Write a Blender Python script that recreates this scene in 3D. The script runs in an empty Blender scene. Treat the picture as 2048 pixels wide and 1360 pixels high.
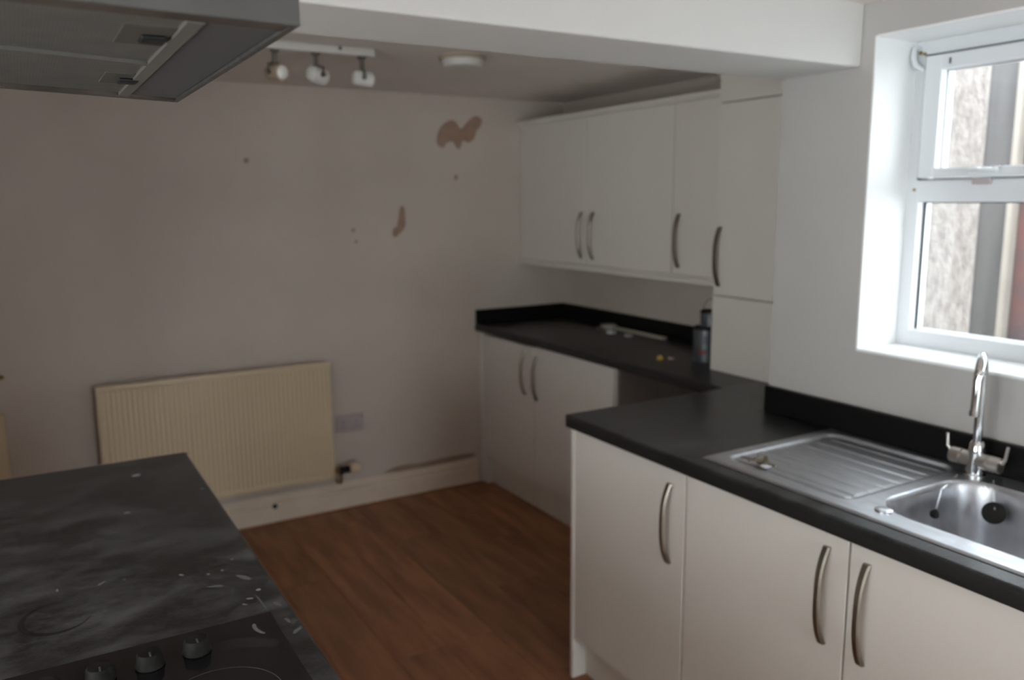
import bpy, bmesh, math, random
from mathutils import Vector, Matrix
random.seed(7)
SC = bpy.context.scene
COL = SC.collection

# ------------------------------------------------------------------ camera
PITCH, YAW, ROLL, CAM_H, FPX = 0.1687, 0.5354, -0.0071, 1.5801, 1645.76
fwd = Vector((math.sin(YAW) * math.cos(PITCH), math.cos(YAW) * math.cos(PITCH), -math.sin(PITCH)))
right = Vector((math.cos(YAW), -math.sin(YAW), 0))
up = right.cross(fwd)
r2 = right * math.cos(ROLL) + up * math.sin(ROLL)
u2 = -right * math.sin(ROLL) + up * math.cos(ROLL)
cam_data = bpy.data.cameras.new('camera')
cam = bpy.data.objects.new('camera', cam_data)
COL.objects.link(cam)
m = Matrix((r2, u2, -fwd)).transposed().to_4x4()
m.translation = Vector((0, 0, CAM_H))
cam.matrix_world = m
cam_data.sensor_width = 36
cam_data.lens = FPX / 2048 * 36
cam_data.clip_start = 0.05
cam_data.dof.use_dof = True
cam_data.dof.focus_distance = 1.0
cam_data.dof.aperture_fstop = 4.2
SC.camera = cam

# ------------------------------------------------------------------ world, light, exposure
SC.view_settings.view_transform = 'Standard'
SC.view_settings.look = 'None'
SC.view_settings.gamma = 1
SC.view_settings.use_curve_mapping = False
SC.view_settings.exposure = 0.0
W = bpy.data.worlds.new('overcast_sky'); SC.world = W
W.use_nodes = True
bgn = W.node_tree.nodes['Background']
bgn.inputs['Color'].default_value = (0.88, 0.94, 1.0, 1)
bgn.inputs['Strength'].default_value = 8.6

def area(name, loc, rot, sx, sy, power, color=(1, 1, 1), portal=False):
    l = bpy.data.lights.new(name, 'AREA'); l.shape = 'RECTANGLE'; l.size = sx; l.size_y = sy
    l.energy = power; l.color = color
    if portal: l.cycles.is_portal = True
    o = bpy.data.objects.new(name, l); COL.objects.link(o)
    o.location = loc; o.rotation_euler = rot
    return o
R90 = math.pi / 2
# portal in the visible window, facing into the room (-X)
area('window_portal', (2.33, 1.05, 1.58), (0, R90, 0), 0.95, 0.95, 1, portal=True)
# warm fill lamps added outside two unseen doors to brighten the room
P_SIDE, P_BACK = 32.0, 1.5
area('side_fill_lamp', (-2.03, 0.15, 1.05), (0, -R90, 0), 1.9, 1.75, P_SIDE, (1.0, 0.91, 0.81))
area('back_fill_lamp', (0.80, -2.03, 1.05), (R90, 0, 0), 0.95, 1.85, P_BACK, (1.0, 0.91, 0.81))

# ------------------------------------------------------------------ materials
def mat(name, col=(0.8, 0.8, 0.8), rough=0.5, metal=0.0, var=0.0, scale=5.0, stretch=(1, 1, 1), col2=None,
        bump=0.0, bscale=60.0, emit=None, spec=None, coat=0.0, detail=4.0, rvar=0.0, lo=0.35, hi=0.65, island=0.0, rnd=0.0):
    M = bpy.data.materials.new(name); M.use_nodes = True
    nt = M.node_tree; N = nt.nodes; L = nt.links
    b = N['Principled BSDF']
    b.inputs['Base Color'].default_value = (*col, 1)
    b.inputs['Roughness'].default_value = rough
    b.inputs['Metallic'].default_value = metal
    if spec is not None: b.inputs['Specular IOR Level'].default_value = spec
    b.inputs['Coat Weight'].default_value = coat
    tc = N.new('ShaderNodeTexCoord'); mp = N.new('ShaderNodeMapping')
    mp.inputs['Scale'].default_value = stretch
    L.new(tc.outputs['Object'], mp.inputs['Vector'])
    vec = mp.outputs['Vector']
    if rnd:
        oi = N.new('ShaderNodeObjectInfo'); ad = N.new('ShaderNodeVectorMath'); ad.operation = 'ADD'
        mu = N.new('ShaderNodeMath'); mu.operation = 'MULTIPLY'; mu.inputs[1].default_value = 37.0
        L.new(oi.outputs['Random'], mu.inputs[0]); L.new(mu.outputs[0], ad.inputs[1]); L.new(vec, ad.inputs[0]); vec = ad.outputs[0]
    if col2 is None: col2 = tuple(c * (1 - var) for c in col)
    if var or col2 != col:
        n = N.new('ShaderNodeTexNoise'); n.inputs['Scale'].default_value = scale; n.inputs['Detail'].default_value = detail
        L.new(vec, n.inputs['Vector'])
        mr = N.new('ShaderNodeMapRange'); mr.inputs['From Min'].default_value = lo; mr.inputs['From Max'].default_value = hi
        L.new(n.outputs['Fac'], mr.inputs['Value'])
        mx = N.new('ShaderNodeMix'); mx.data_type = 'RGBA'
        mx.inputs['A'].default_value = (*col, 1); mx.inputs['B'].default_value = (*col2, 1)
        L.new(mr.outputs[0], mx.inputs['Factor'])
        out = mx.outputs['Result']
        if rnd:
            hv = N.new('ShaderNodeHueSaturation')
            rr = N.new('ShaderNodeMapRange'); rr.inputs['To Min'].default_value = 1 - rnd; rr.inputs['To Max'].default_value = 1 + rnd
            L.new(oi.outputs['Random'], rr.inputs['Value']); L.new(rr.outputs[0], hv.inputs['Value'])
            L.new(out, hv.inputs['Color']); out = hv.outputs['Color']
        L.new(out, b.inputs['Base Color'])
        if rvar:
            rm = N.new('ShaderNodeMapRange'); rm.inputs['To Min'].default_value = rough; rm.inputs['To Max'].default_value = rough + rvar
            L.new(mr.outputs[0], rm.inputs['Value']); L.new(rm.outputs[0], b.inputs['Roughness'])
    if bump:
        n2 = N.new('ShaderNodeTexNoise'); n2.inputs['Scale'].default_value = bscale; n2.inputs['Detail'].default_value = 5
        L.new(vec, n2.inputs['Vector'])
        bp = N.new('ShaderNodeBump'); bp.inputs['Strength'].default_value = bump; bp.inputs['Distance'].default_value = 0.01
        L.new(n2.outputs['Fac'], bp.inputs['Height']); L.new(bp.outputs[0], b.inputs['Normal'])
    return M

M = {}
M['paint'] = mat('wall_paint', (0.49, 0.472, 0.45), 0.75, var=0.05, scale=2.5, bump=0.15, bscale=25)
M['beam'] = mat('beam_paint', (0.70, 0.685, 0.655), 0.75, var=0.03, scale=2.5, bump=0.1, bscale=20)
M['far_paint'] = mat('far_wall_paint', (0.64, 0.56, 0.49), 0.8, col2=(0.54, 0.465, 0.40), scale=1.6, detail=6, bump=0.2, bscale=18, lo=0.3, hi=0.75)
M['lit_white'] = mat('reveal_lit_white', (0.88, 0.885, 0.88), 0.45, var=0.02, scale=3)  # wall white raised so the colour carries window light on the reveal
M['ceil'] = mat('ceiling_paint', (0.78, 0.71, 0.66), 0.85, var=0.06, scale=2, bump=0.15, bscale=20)
M['cab'] = mat('cabinet_white', (0.72, 0.675, 0.62), 0.38, var=0.02, scale=3)
M['carc'] = mat('carcass_white', (0.70, 0.66, 0.61), 0.5, var=0.02, scale=3)
M['plinthm'] = mat('plinth_white', (0.74, 0.68, 0.61), 0.45, var=0.05, scale=5)
M['skirt'] = mat('skirting_cream', (0.78, 0.65, 0.52), 0.5, var=0.10, scale=6)
M['rad'] = mat('radiator_cream', (0.70, 0.56, 0.38), 0.42, var=0.04, scale=5)
M['wood_edge'] = mat('floor_edge_wood', (0.30, 0.13, 0.05), 0.5, var=0.2, scale=12)
M['plank'] = mat('laminate_oak', (0.38, 0.165, 0.072), 0.45, col2=(0.235, 0.095, 0.045), scale=5.0, stretch=(4.0, 0.55, 1), detail=6, bump=0.05, bscale=40, rnd=0.10, lo=0.35, hi=0.68, rvar=0.08)
M['under'] = mat('subfloor', (0.06, 0.035, 0.02), 0.8)
M['handle'] = mat('brushed_nickel', (0.30, 0.265, 0.215), 0.36, metal=1.0, var=0.1, scale=20, stretch=(1, 1, 4))
M['steel'] = mat('sink_steel', (0.66, 0.675, 0.71), 0.30, metal=1.0, var=0.22, scale=9, stretch=(3, 1, 1), rvar=0.10, bump=0.03, bscale=90)
M['chrome'] = mat('chrome', (0.78, 0.79, 0.80), 0.08, metal=1.0)
M['tap_body'] = mat('tap_satin', (0.66, 0.62, 0.58), 0.30, metal=1.0)
M['hood'] = mat('hood_steel', (0.085, 0.082, 0.076), 0.5, metal=0.4, var=0.10, scale=8, stretch=(1, 6, 1), rvar=0.1)
M['hood_dark'] = mat('hood_panel', (0.062, 0.066, 0.072), 0.5, var=0.08, scale=8)
M['hood_rust'] = mat('hood_stained_rim', (0.10, 0.082, 0.065), 0.6, metal=0.2, col2=(0.045, 0.032, 0.024), scale=14)
M['mesh'] = mat('filter_mesh', (0.20, 0.19, 0.17), 0.6, metal=0.3, var=0.15, scale=30)
M['rail'] = mat('rail_pale', (0.13, 0.124, 0.112), 0.55, metal=0.3)
M['latchplate'] = mat('latch_plate', (0.060, 0.056, 0.047), 0.6)
M['knob'] = mat('knob_dusty_black', (0.009, 0.009, 0.008), 0.6, col2=(0.022, 0.021, 0.019), scale=60, spec=0.12)
M['black'] = mat('black_plastic', (0.012, 0.012, 0.012), 0.5, spec=0.25)
M['glassblk'] = mat('hob_glass', (0.008, 0.008, 0.009), 0.12, col2=(0.03, 0.03, 0.03), scale=9, lo=0.55, hi=0.8, rvar=0.25)
M['ring'] = mat('hob_ring_print', (0.08, 0.08, 0.085), 0.3)
M['faintmark'] = mat('faint_smudge', (0.13, 0.13, 0.135), 0.7)
M['darkmark'] = mat('dark_ring_mark', (0.010, 0.010, 0.010), 0.5)
M['mark'] = mat('white_smudge', (0.27, 0.27, 0.28), 0.7)
M['upvc'] = mat('white_upvc', (0.72, 0.74, 0.76), 0.3)
M['seal_grey'] = mat('grey_seal', (0.16, 0.165, 0.17), 0.6)
M['seal'] = mat('rubber_seal', (0.03, 0.03, 0.03), 0.6)
M['brass'] = mat('brass', (0.38, 0.24, 0.08), 0.35, metal=1.0)
M['valve_cap'] = mat('valve_cream', (0.74, 0.58, 0.40), 0.4)
M['socket'] = mat('socket_plastic', (0.44, 0.38, 0.38), 0.35)
M['lampwhite'] = mat('lamp_white', (0.62, 0.60, 0.56), 0.4)
M['bulb'] = mat('frosted_bulb_face', (0.88, 0.86, 0.80), 0.3)
M['lampmetal'] = mat('lamp_nickel', (0.16, 0.145, 0.125), 0.45, metal=0.5)
M['lampcream'] = mat('lamp_cream', (0.42, 0.34, 0.25), 0.45)
M['board'] = mat('gap_shade_brown', (0.19, 0.15, 0.125), 0.8, var=0.2, scale=6)  # panel colour darkened to hold the shade of the open gap
M['plaster'] = mat('bare_plaster', (0.40, 0.255, 0.18), 0.9, col2=(0.33, 0.22, 0.16), scale=22)
M['stain'] = mat('damp_stain', (0.37, 0.27, 0.20), 0.9, var=0.2, scale=10)
M['tin'] = mat('tin_grey', (0.06, 0.072, 0.085), 0.4, metal=0.3, col2=(0.13, 0.14, 0.15), scale=14)
M['red'] = mat('label_red', (0.20, 0.03, 0.04), 0.5)
M['palestrip'] = mat('pale_plastic', (0.46, 0.44, 0.36), 0.5, var=0.1, scale=15)
M['whitebit'] = mat('white_plastic', (0.62, 0.62, 0.64), 0.4)
M['yellow'] = mat('yellow_plastic', (0.50, 0.33, 0.06), 0.5)
M['pink'] = mat('dusty_pink', (0.30, 0.19, 0.17), 0.6)
M['keym'] = mat('key_metal', (0.26, 0.22, 0.16), 0.3, metal=1.0)
M['pebble'] = mat('pebble_dash', (0.30, 0.265, 0.24), 0.9, col2=(0.19, 0.16, 0.145), scale=34, stretch=(1, 1, 0.6), detail=8, bump=1.0, bscale=90, lo=0.38, hi=0.66)
M['fence'] = mat('grey_board', (0.10, 0.094, 0.092), 0.8, col2=(0.078, 0.073, 0.072), scale=3, stretch=(4, 4, 0.6))
M['fence_red'] = mat('red_board', (0.17, 0.075, 0.065), 0.8, col2=(0.09, 0.075, 0.08), scale=3, stretch=(1, 1, 1))
M['post'] = mat('pale_post', (0.30, 0.265, 0.23), 0.7, var=0.1, scale=8)
M['ground'] = mat('concrete_yard', (0.30, 0.29, 0.27), 0.9, var=0.2, scale=4)

def worktop_mat(name, dust, spots):
    Mx = mat(name, (0.012, 0.012, 0.0125), 0.34, spec=0.35, col2=(0.020, 0.019, 0.019), scale=220, bump=0.06, bscale=150)
    nt = Mx.node_tree; N = nt.nodes; L = nt.links; b = N['Principled BSDF']
    src = b.inputs['Base Color'].links[0].from_socket
    tc = N.new('ShaderNodeTexCoord')
    mp = N.new('ShaderNodeMapping'); mp.inputs['Scale'].default_value = (1.0, 1.7, 1); mp.inputs['Rotation'].default_value = (0, 0, 0.5)
    L.new(tc.outputs['Object'], mp.inputs['Vector'])
    n = N.new('ShaderNodeTexNoise'); n.inputs['Scale'].default_value = 7.5; n.inputs['Detail'].default_value = 10; n.inputs['Roughness'].default_value = 0.68
    L.new(mp.outputs[0], n.inputs['Vector'])
    mr = N.new('ShaderNodeMapRange'); mr.inputs['From Min'].default_value = 0.44; mr.inputs['From Max'].default_value = 0.80; mr.inputs['To Max'].default_value = dust
    L.new(n.outputs['Fac'], mr.inputs['Value'])
    geo = N.new('ShaderNodeNewGeometry'); sx = N.new('ShaderNodeSeparateXYZ'); L.new(geo.outputs['Normal'], sx.inputs[0])
    upm = N.new('ShaderNodeMapRange'); upm.inputs['From Min'].default_value = 0.5; upm.inputs['From Max'].default_value = 0.95; L.new(sx.outputs['Z'], upm.inputs['Value'])
    dm = N.new('ShaderNodeMath'); dm.operation = 'MULTIPLY'; L.new(mr.outputs[0], dm.inputs[0]); L.new(upm.outputs[0], dm.inputs[1])
    mx = N.new('ShaderNodeMix'); mx.data_type = 'RGBA'; mx.inputs['B'].default_value = (0.17, 0.175, 0.185, 1)
    L.new(dm.outputs[0], mx.inputs['Factor']); L.new(src, mx.inputs['A'])
    out = mx.outputs['Result']
    # sparse pale flecks of dried paint
    v = N.new('ShaderNodeTexVoronoi'); v.inputs['Scale'].default_value = 14
    L.new(tc.outputs['Object'], v.inputs['Vector'])
    sep = N.new('ShaderNodeSeparateColor'); L.new(v.outputs['Color'], sep.inputs[0])
    t1 = N.new('ShaderNodeMath'); t1.operation = 'LESS_THAN'; t1.inputs[1].default_value = spots
    L.new(sep.outputs[0], t1.inputs[0])
    t2 = N.new('ShaderNodeMapRange'); t2.inputs['From Min'].default_value = 0.10; t2.inputs['From Max'].default_value = 0.05
    t2.inputs['To Min'].default_value = 0; t2.inputs['To Max'].default_value = 0.75
    L.new(v.outputs['Distance'], t2.inputs['Value'])
    mm = N.new('ShaderNodeMath'); mm.operation = 'MULTIPLY'; L.new(t1.outputs[0], mm.inputs[0]); L.new(t2.outputs[0], mm.inputs[1])
    mx2 = N.new('ShaderNodeMix'); mx2.data_type = 'RGBA'; mx2.inputs['B'].default_value = (0.40, 0.40, 0.40, 1)
    L.new(mm.outputs[0], mx2.inputs['Factor']); L.new(out, mx2.inputs['A'])
    L.new(mx2.outputs['Result'], b.inputs['Base Color'])
    rr = N.new('ShaderNodeMapRange'); rr.inputs['To Min'].default_value = 0.30; rr.inputs['To Max'].default_value = 0.6
    L.new(mr.outputs[0], rr.inputs['Value']); L.new(rr.outputs[0], b.inputs['Roughness'])
    return Mx
M['top'] = worktop_mat('worktop_black', 0.40, 0.03)
M['top_far'] = worktop_mat('worktop_black_clean', 0.10, 0.0)
M['upst'] = mat('upstand_black', (0.006, 0.006, 0.006), 0.45, spec=0.2, var=0.2, scale=200)
M['top_island'] = worktop_mat('worktop_dusty', 0.85, 0.20)

gl = bpy.data.materials.new('window_glass'); gl.use_nodes = True
nt = gl.node_tree; nt.nodes.clear()
o_ = nt.nodes.new('ShaderNodeOutputMaterial'); mxs = nt.nodes.new('ShaderNodeMixShader')
tr = nt.nodes.new('ShaderNodeBsdfTransparent'); gg = nt.nodes.new('ShaderNodeBsdfGlossy'); gg.inputs['Roughness'].default_value = 0.02
tr.inputs['Color'].default_value = (0.94, 0.96, 0.96, 1)
mxs.inputs[0].default_value = 0.06
nt.links.new(tr.outputs[0], mxs.inputs[1]); nt.links.new(gg.outputs[0], mxs.inputs[2]); nt.links.new(mxs.outputs[0], o_.inputs[0])
M['glass'] = gl

# ------------------------------------------------------------------ helpers
def box(bm, x0, x1, y0, y1, z0, z1, bev=0.0, seg=2):
    r = bmesh.ops.create_cube(bm, size=1)
    vs = r['verts']
    for v in vs:
        v.co = Vector(((x0 + x1) / 2 + v.co.x * (x1 - x0), (y0 + y1) / 2 + v.co.y * (y1 - y0), (z0 + z1) / 2 + v.co.z * (z1 - z0)))
    if bev:
        es = list({e for v in vs for e in v.link_edges})
        bmesh.ops.bevel(bm, geom=es, offset=bev, segments=seg, affect='EDGES', profile=0.5, clamp_overlap=True)
    return bm
def B(x0, x1, y0, y1, z0, z1, bev=0.0, seg=2):
    return box(bmesh.new(), x0, x1, y0, y1, z0, z1, bev, seg)
def cyl(bm, p0, p1, r0, r1=None, seg=24, caps=True):
    if r1 is None: r1 = r0
    p0, p1 = Vector(p0), Vector(p1); d = p1 - p0
    q = Vector((0, 0, 1)).rotation_difference(d.normalized()).to_matrix().to_4x4()
    q.translation = (p0 + p1) / 2
    bmesh.ops.create_cone(bm, cap_ends=caps, cap_tris=False, segments=seg, radius1=r0, radius2=r1, depth=d.length, matrix=q)
    return bm
def lathe(bm, c, axis, prof, seg=28):
    """prof: list of (distance along axis, radius)"""
    c = Vector(c); a = Vector(axis).normalized()
    q = Vector((0, 0, 1)).rotation_difference(a).to_matrix()
    rings = []
    for t, r in prof:
        rings.append([bm.verts.new(c + q @ Vector((r * math.cos(2 * math.pi * k / seg), r * math.sin(2 * math.pi * k / seg), t))) for k in range(seg)])
    for A, Bq in zip(rings, rings[1:]):
        for k in range(seg):
            bm.faces.new((A[k], A[(k + 1) % seg], Bq[(k + 1) % seg], Bq[k]))
    bm.faces.new(list(reversed(rings[0]))); bm.faces.new(rings[-1])
    return bm
def tube(bm, pts, r, seg=14):
    pts = [Vector(p) for p in pts]; n = len(pts)
    ref = Vector((0.13, 0.31, 0.94)).normalized(); rings = []
    for i, p in enumerate(pts):
        t = (pts[min(i + 1, n - 1)] - pts[max(i - 1, 0)]).normalized()
        if abs(t.dot(ref)) > 0.98: ref2 = Vector((1, 0.1, 0)).normalized()
        else: ref2 = ref
        s = t.cross(ref2).normalized(); 
        if rings and s.dot(last) < 0: s = -s
        last = s
        w = t.cross(s).normalized()
        rr = r[i] if isinstance(r, (list, tuple)) else r
        rings.append([bm.verts.new(p + (s * math.cos(2 * math.pi * k / seg) + w * math.sin(2 * math.pi * k / seg)) * rr) for k in range(seg)])
    for A, Bq in zip(rings, rings[1:]):
        for k in range(seg):
            bm.faces.new((A[k], A[(k + 1) % seg], Bq[(k + 1) % seg], Bq[k]))
    bm.faces.new(list(reversed(rings[0]))); bm.faces.new(rings[-1])
    return bm
def extrude_profile(bm, prof, axis, a0, a1):
    """prof: closed polygon of 2D points; axis 'x' -> points (y,z), axis 'y' -> (x,z), axis 'z' -> (x,y)"""
    def P(p, a):
        return {'x': (a, p[0], p[1]), 'y': (p[0], a, p[1]), 'z': (p[0], p[1], a)}[axis]
    A = [bm.verts.new(P(p, a0)) for p in prof]; Bq = [bm.verts.new(P(p, a1)) for p in prof]
    n = len(prof)
    for k in range(n): bm.faces.new((A[k], A[(k + 1) % n], Bq[(k + 1) % n], Bq[k]))
    bm.faces.new(list(reversed(A))); bm.faces.new(Bq)
    bmesh.ops.recalc_face_normals(bm, faces=bm.faces[:])
    return bm

def origin_of(o):
    v = Vector((0, 0, 0))
    while o is not None:
        v += o.location; o = o.parent
    return v
def obj(name, bm, material, parent=None, loc=None, smooth=False, label=None, angle=0.6):
    """mesh given in world coordinates, stored relative to its own origin"""
    me = bpy.data.meshes.new(name)
    o = bpy.data.objects.new(name, me); COL.objects.link(o)
    if parent is not None: o.parent = parent
    base = origin_of(parent) if parent is not None else Vector((0, 0, 0))
    if loc is not None: o.location = Vector(loc) - base
    org = base + o.location
    bmesh.ops.recalc_face_normals(bm, faces=bm.faces[:])
    bmesh.ops.translate(bm, verts=bm.verts[:], vec=-org)
    bm.to_mesh(me); bm.free()
    me.materials.append(M[material])
    if smooth:
        for p in me.polygons: p.use_smooth = True
        try: me.set_sharp_from_angle(angle=angle)
        except Exception: pass
    if label: o['label'] = label
    return o
def thing(name, label, cat, loc, group=None):
    o = bpy.data.objects.new(name, None); COL.objects.link(o); o.location = loc; o.empty_display_size = 0.05
    o['label'] = label; o['category'] = cat
    if group: o['group'] = group
    return o
def tag(o, label, cat, group=None, kind=None):
    o['label'] = label; o['category'] = cat
    if group: o['group'] = group
    if kind: o['kind'] = kind
    return o
def struct(name, bm, material, label, cat=None, loc=(0, 0, 0), smooth=False):
    o = obj(name, bm, material, None, loc, smooth)
    o['kind'] = 'structure'; o['label'] = label; o['category'] = cat or name.split('_')[0]
    return o

# ------------------------------------------------------------------ room shell
XW, XR, YF, YP = 2.015, 2.71, 3.968, 1.79          # window wall, recess wall, far wall, pier edge
XL, YN = -1.9, -1.9
XO = 2.31
# floor with planks
fl = struct('floor', B(XL - 0.1, XR + 0.1, YN - 0.1, YF + 0.1, -0.06, -0.012), 'under', 'brown wood laminate floor running towards the far wall', 'floor')
pm = {}
def plank_mesh(w, l):
    k = (round(w, 3), round(l, 3))
    if k not in pm:
        bm = B(0.0006, w - 0.0006, 0.0006, l - 0.0006, -0.012, 0.0, 0.0012, 1)
        me = bpy.data.meshes.new('plank'); bm.to_mesh(me); bm.free(); me.materials.append(M['plank']); pm[k] = me
    return pm[k]
PW, PL = 0.193, 1.29
x = XL; row = 0
offs = [0.0, 0.55, 0.95, 0.30, 0.74]
while x < XR - 0.001:
    w = min(PW, XR - x)
    y = YN - 0.0; first = True
    # the joint seen in the photo sits near y = 2.48 in the rows around x = 1.1
    o0 = (2.48 - YN + (0 if (row % 5) in (0, 1) else offs[row % 5])) % PL
    y1 = YN + (o0 if o0 > 0.05 else PL)
    while y < YF - 0.001:
        y1 = min(y1, YF)
        pk = bpy.data.objects.new('plank', plank_mesh(w, y1 - y)); COL.objects.link(pk); pk.parent = fl; pk.location = (x, y, 0)
        y = y1; y1 = y + PL
    x += PW; row += 1

bm = B(XL - 0.1, XR + 0.1, YF, YF + 0.12, -0.06, 2.2)
wf = struct('wall_far', bm, 'far_paint', 'scuffed cream far wall with chipped plaster patches behind the radiator', 'wall', loc=(0, YF, 0))
bm = B(XR, XR + 0.14, 1.65, YF + 0.12, -0.06, 2.2); box(bm, XO, XR, 1.65, YP, -0.06, 2.2)
struct('wall_recess', bm, 'far_paint', 'cream wall of the recess behind the far worktop and wall cabinets', 'wall')
# window wall with opening y .62..1.48, z 1.153..2.005
WY0, WY1, WZ0, WZ1, XO = 0.62, 1.48, 1.153, 2.005, 2.31
bm = B(XW, XO, WY1, YP, -0.06, 2.2)
box(bm, XW, XO, YN - 0.1, WY0, -0.06, 2.2); box(bm, XW, XO, WY0, WY1, -0.06, WZ0); box(bm, XW, XO, WY0, WY1, WZ1, 2.2)
struct('wall_right', bm, 'paint', 'white painted wall with the deep window reveal above the sink', 'wall')
DY0, DY1 = -0.80, 1.10
bm = B(XL - 0.12, XL, YN - 0.1, DY0, -0.06, 2.2); box(bm, XL - 0.12, XL, DY1, YF + 0.1, -0.06, 2.2); box(bm, XL - 0.12, XL, DY0, DY1, 2.05, 2.2)
box(bm, XL, -0.80, 1.521, 1.799, -0.06, 1.929)  # unseen stub added to shade the left end of the far wall
struct('wall_left', bm, 'paint', 'white painted wall on the left outside the frame, with added shading stub', 'wall')
EX0, EX1 = 0.25, 1.35
bm = B(XL, EX0, YN - 0.12, YN, -0.06, 2.2); box(bm, EX1, XW, YN - 0.12, YN, -0.06, 2.2); box(bm, EX0, EX1, YN - 0.12, YN, 2.05, 2.2)
struct('wall_near', bm, 'paint', 'white painted wall behind the camera', 'wall')
bm = B(EX0, EX0 + .08, YN - .09, YN - .02, 0, 2.05); box(bm, EX1 - .08, EX1, YN - .09, YN - .02, 0, 2.05)
box(bm, EX0 + .08, EX1 - .08, YN - .09, YN - .02, 1.96, 2.05); box(bm, EX0 + .08, EX1 - .08, YN - .09, YN - .02, 0, 0.10)
d2 = struct('added_door_2', bm, 'upvc', 'unseen white glazed back door added behind the camera to let light in', 'door')  # added out of view as an opening for the back lamp
obj('pane', B(EX0 + .08, EX1 - .08, YN - .06, YN - .05, 0.10, 1.96), 'glass', d2)
dx0, dx1, ym = XL - 0.09, XL - 0.02, (DY0 + DY1) / 2
bm = B(dx0, dx1, DY0, DY0 + .07, 0, 2.05); box(bm, dx0, dx1, DY1 - .07, DY1, 0, 2.05); box(bm, dx0, dx1, ym - .04, ym + .04, 0.08, 1.98)
box(bm, dx0, dx1, DY0 + .07, DY1 - .07, 1.98, 2.05); box(bm, dx0, dx1, DY0 + .07, DY1 - .07, 0, 0.08)
d1 = struct('added_door_1', bm, 'upvc', 'unseen white glazed double door added on the left to let light in', 'door')  # added out of view so light enters from the left
obj('pane', B(dx0 + .03, dx0 + .04, DY0 + .07, ym - .04, 0.08, 1.98), 'glass', d1)
obj('pane', B(dx0 + .03, dx0 + .04, ym + .04, DY1 - .07, 0.08, 1.98), 'glass', d1)
bm = B(XL, XR + 0.1, 1.65, YF, 2.115, 2.2); box(bm, XL, XW + 0.02, YN, 1.65, 2.092, 2.2)
struct('ceiling', bm, 'ceil', 'low white ceiling running across kitchen and recess', 'ceiling')
# downstand beam
bm = B(XL, XW + 0.0, 1.52, 1.80, 1.93, 2.115, 0.006, 2)
struct('trim_1', bm, 'beam', 'white plastered beam hanging low across the ceiling', 'beam')

# skirting on far wall
prof = [(YF, 0.0), (YF - 0.019, 0.0), (YF - 0.019, 0.086), (YF - 0.010, 0.092), (YF - 0.010, 0.101), (YF - 0.017, 0.107), (YF - 0.017, 0.117),
        (YF - 0.012, 0.126), (YF - 0.008, 0.134), (YF - 0.008, 0.140), (YF, 0.140)]
bs = struct('baseboard_far', extrude_profile(bmesh.new(), prof, 'x', XL, 2.118), 'skirt', 'moulded cream skirting board along the far wall', 'skirting')
obj('floor_bead', B(XL, 2.11, YF - 0.027, YF - 0.019, 0.0, 0.008, 0.002, 1), 'wood_edge', bs, label='orange-brown bead where skirting meets floor')
bm = bmesh.new(); lathe(bm, (0.968, YF - 0.019, 0.088), (0, -1, 0), [(-0.001, 0.013), (0.0008, 0.013), (0.001, 0.010)], 18)
obj('knot_hole', bm, 'black', bs, label='dark hole in skirting board')

# chipped plaster patches (thin flakes on the wall, children of the wall)
def patch(cx, cz, pts, mat_='plaster', name='plaster_patch', t=0.0015, y=YF):
    bm = bmesh.new()
    fr = [bm.verts.new((cx + a, y - t, cz + b)) for a, b in pts]; bk = [bm.verts.new((cx + a, y + 0.002, cz + b)) for a, b in pts]
    bm.faces.new(fr); n = len(pts)
    for k in range(n): bm.faces.new((fr[k], bk[k], bk[(k + 1) % n], fr[(k + 1) % n]))
    bmesh.ops.triangulate(bm, faces=[f for f in bm.faces if len(f.verts) > 4])
    return obj(name, bm, mat_, wf)
def smooth_poly(pts, it=2):
    for _ in range(it):
        q = []
        for k in range(len(pts)):
            a, b = pts[k], pts[(k + 1) % len(pts)]
            q += [(a[0] * .75 + b[0] * .25, a[1] * .75 + b[1] * .25), (a[0] * .25 + b[0] * .75, a[1] * .25 + b[1] * .75)]
        pts = q
    return pts
big = [(-0.126, -0.008), (-0.104, 0.045), (-0.04, 0.082), (-0.005, 0.062), (0.012, 0.024), (0.056, 0.075), (0.105, 0.109), (0.150, 0.085), (0.130, 0.042), (0.103, 0.022), (0.100, -0.012), (0.058, -0.044), (0.022, -0.020), (0.008, -0.080), (-0.018, -0.063), (-0.034, -0.030), (-0.077, -0.045), (-0.085, -0.070), (-0.115, -0.064), (-0.130, -0.038)]
patch(2.035, 1.918, smooth_poly(big))
patch(2.016, 1.70, smooth_poly([(-.012, -.012), (-.010, .012), (.006, .016), (.012, -.004), (.002, -.018)]), 'stain')
patch(1.690, 1.470, smooth_poly([(-.046, -.068), (-.042, -.028), (-.018, -.022), (-.010, .030), (.002, .082), (.020, .086), (.030, .060), (.022, .030), (.034, -.005), (.018, -.040), (-.010, -.062), (-.028, -.080)]))
patch(1.435, 1.437, smooth_poly([(-.013, -.008), (-.003, .012), (.012, .006), (.008, -.014)]), 'stain')
patch(1.448, 1.380, smooth_poly([(-.010, -.006), (-.003, .009), (.010, .004), (.006, -.010)]), 'stain')
patch(0.932, 1.768, smooth_poly([(-.016, -.010), (-.006, .014), (.014, .012), (.012, -.014)]), 'plaster')
patch(1.80, 0.155, smooth_poly([(-.28, -.014), (-.20, .016), (-.12, .022), (-.02, .012), (.10, .020), (.30, .022), (.315, -.014)], 2), 'stain', 'bare_strip')

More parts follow.
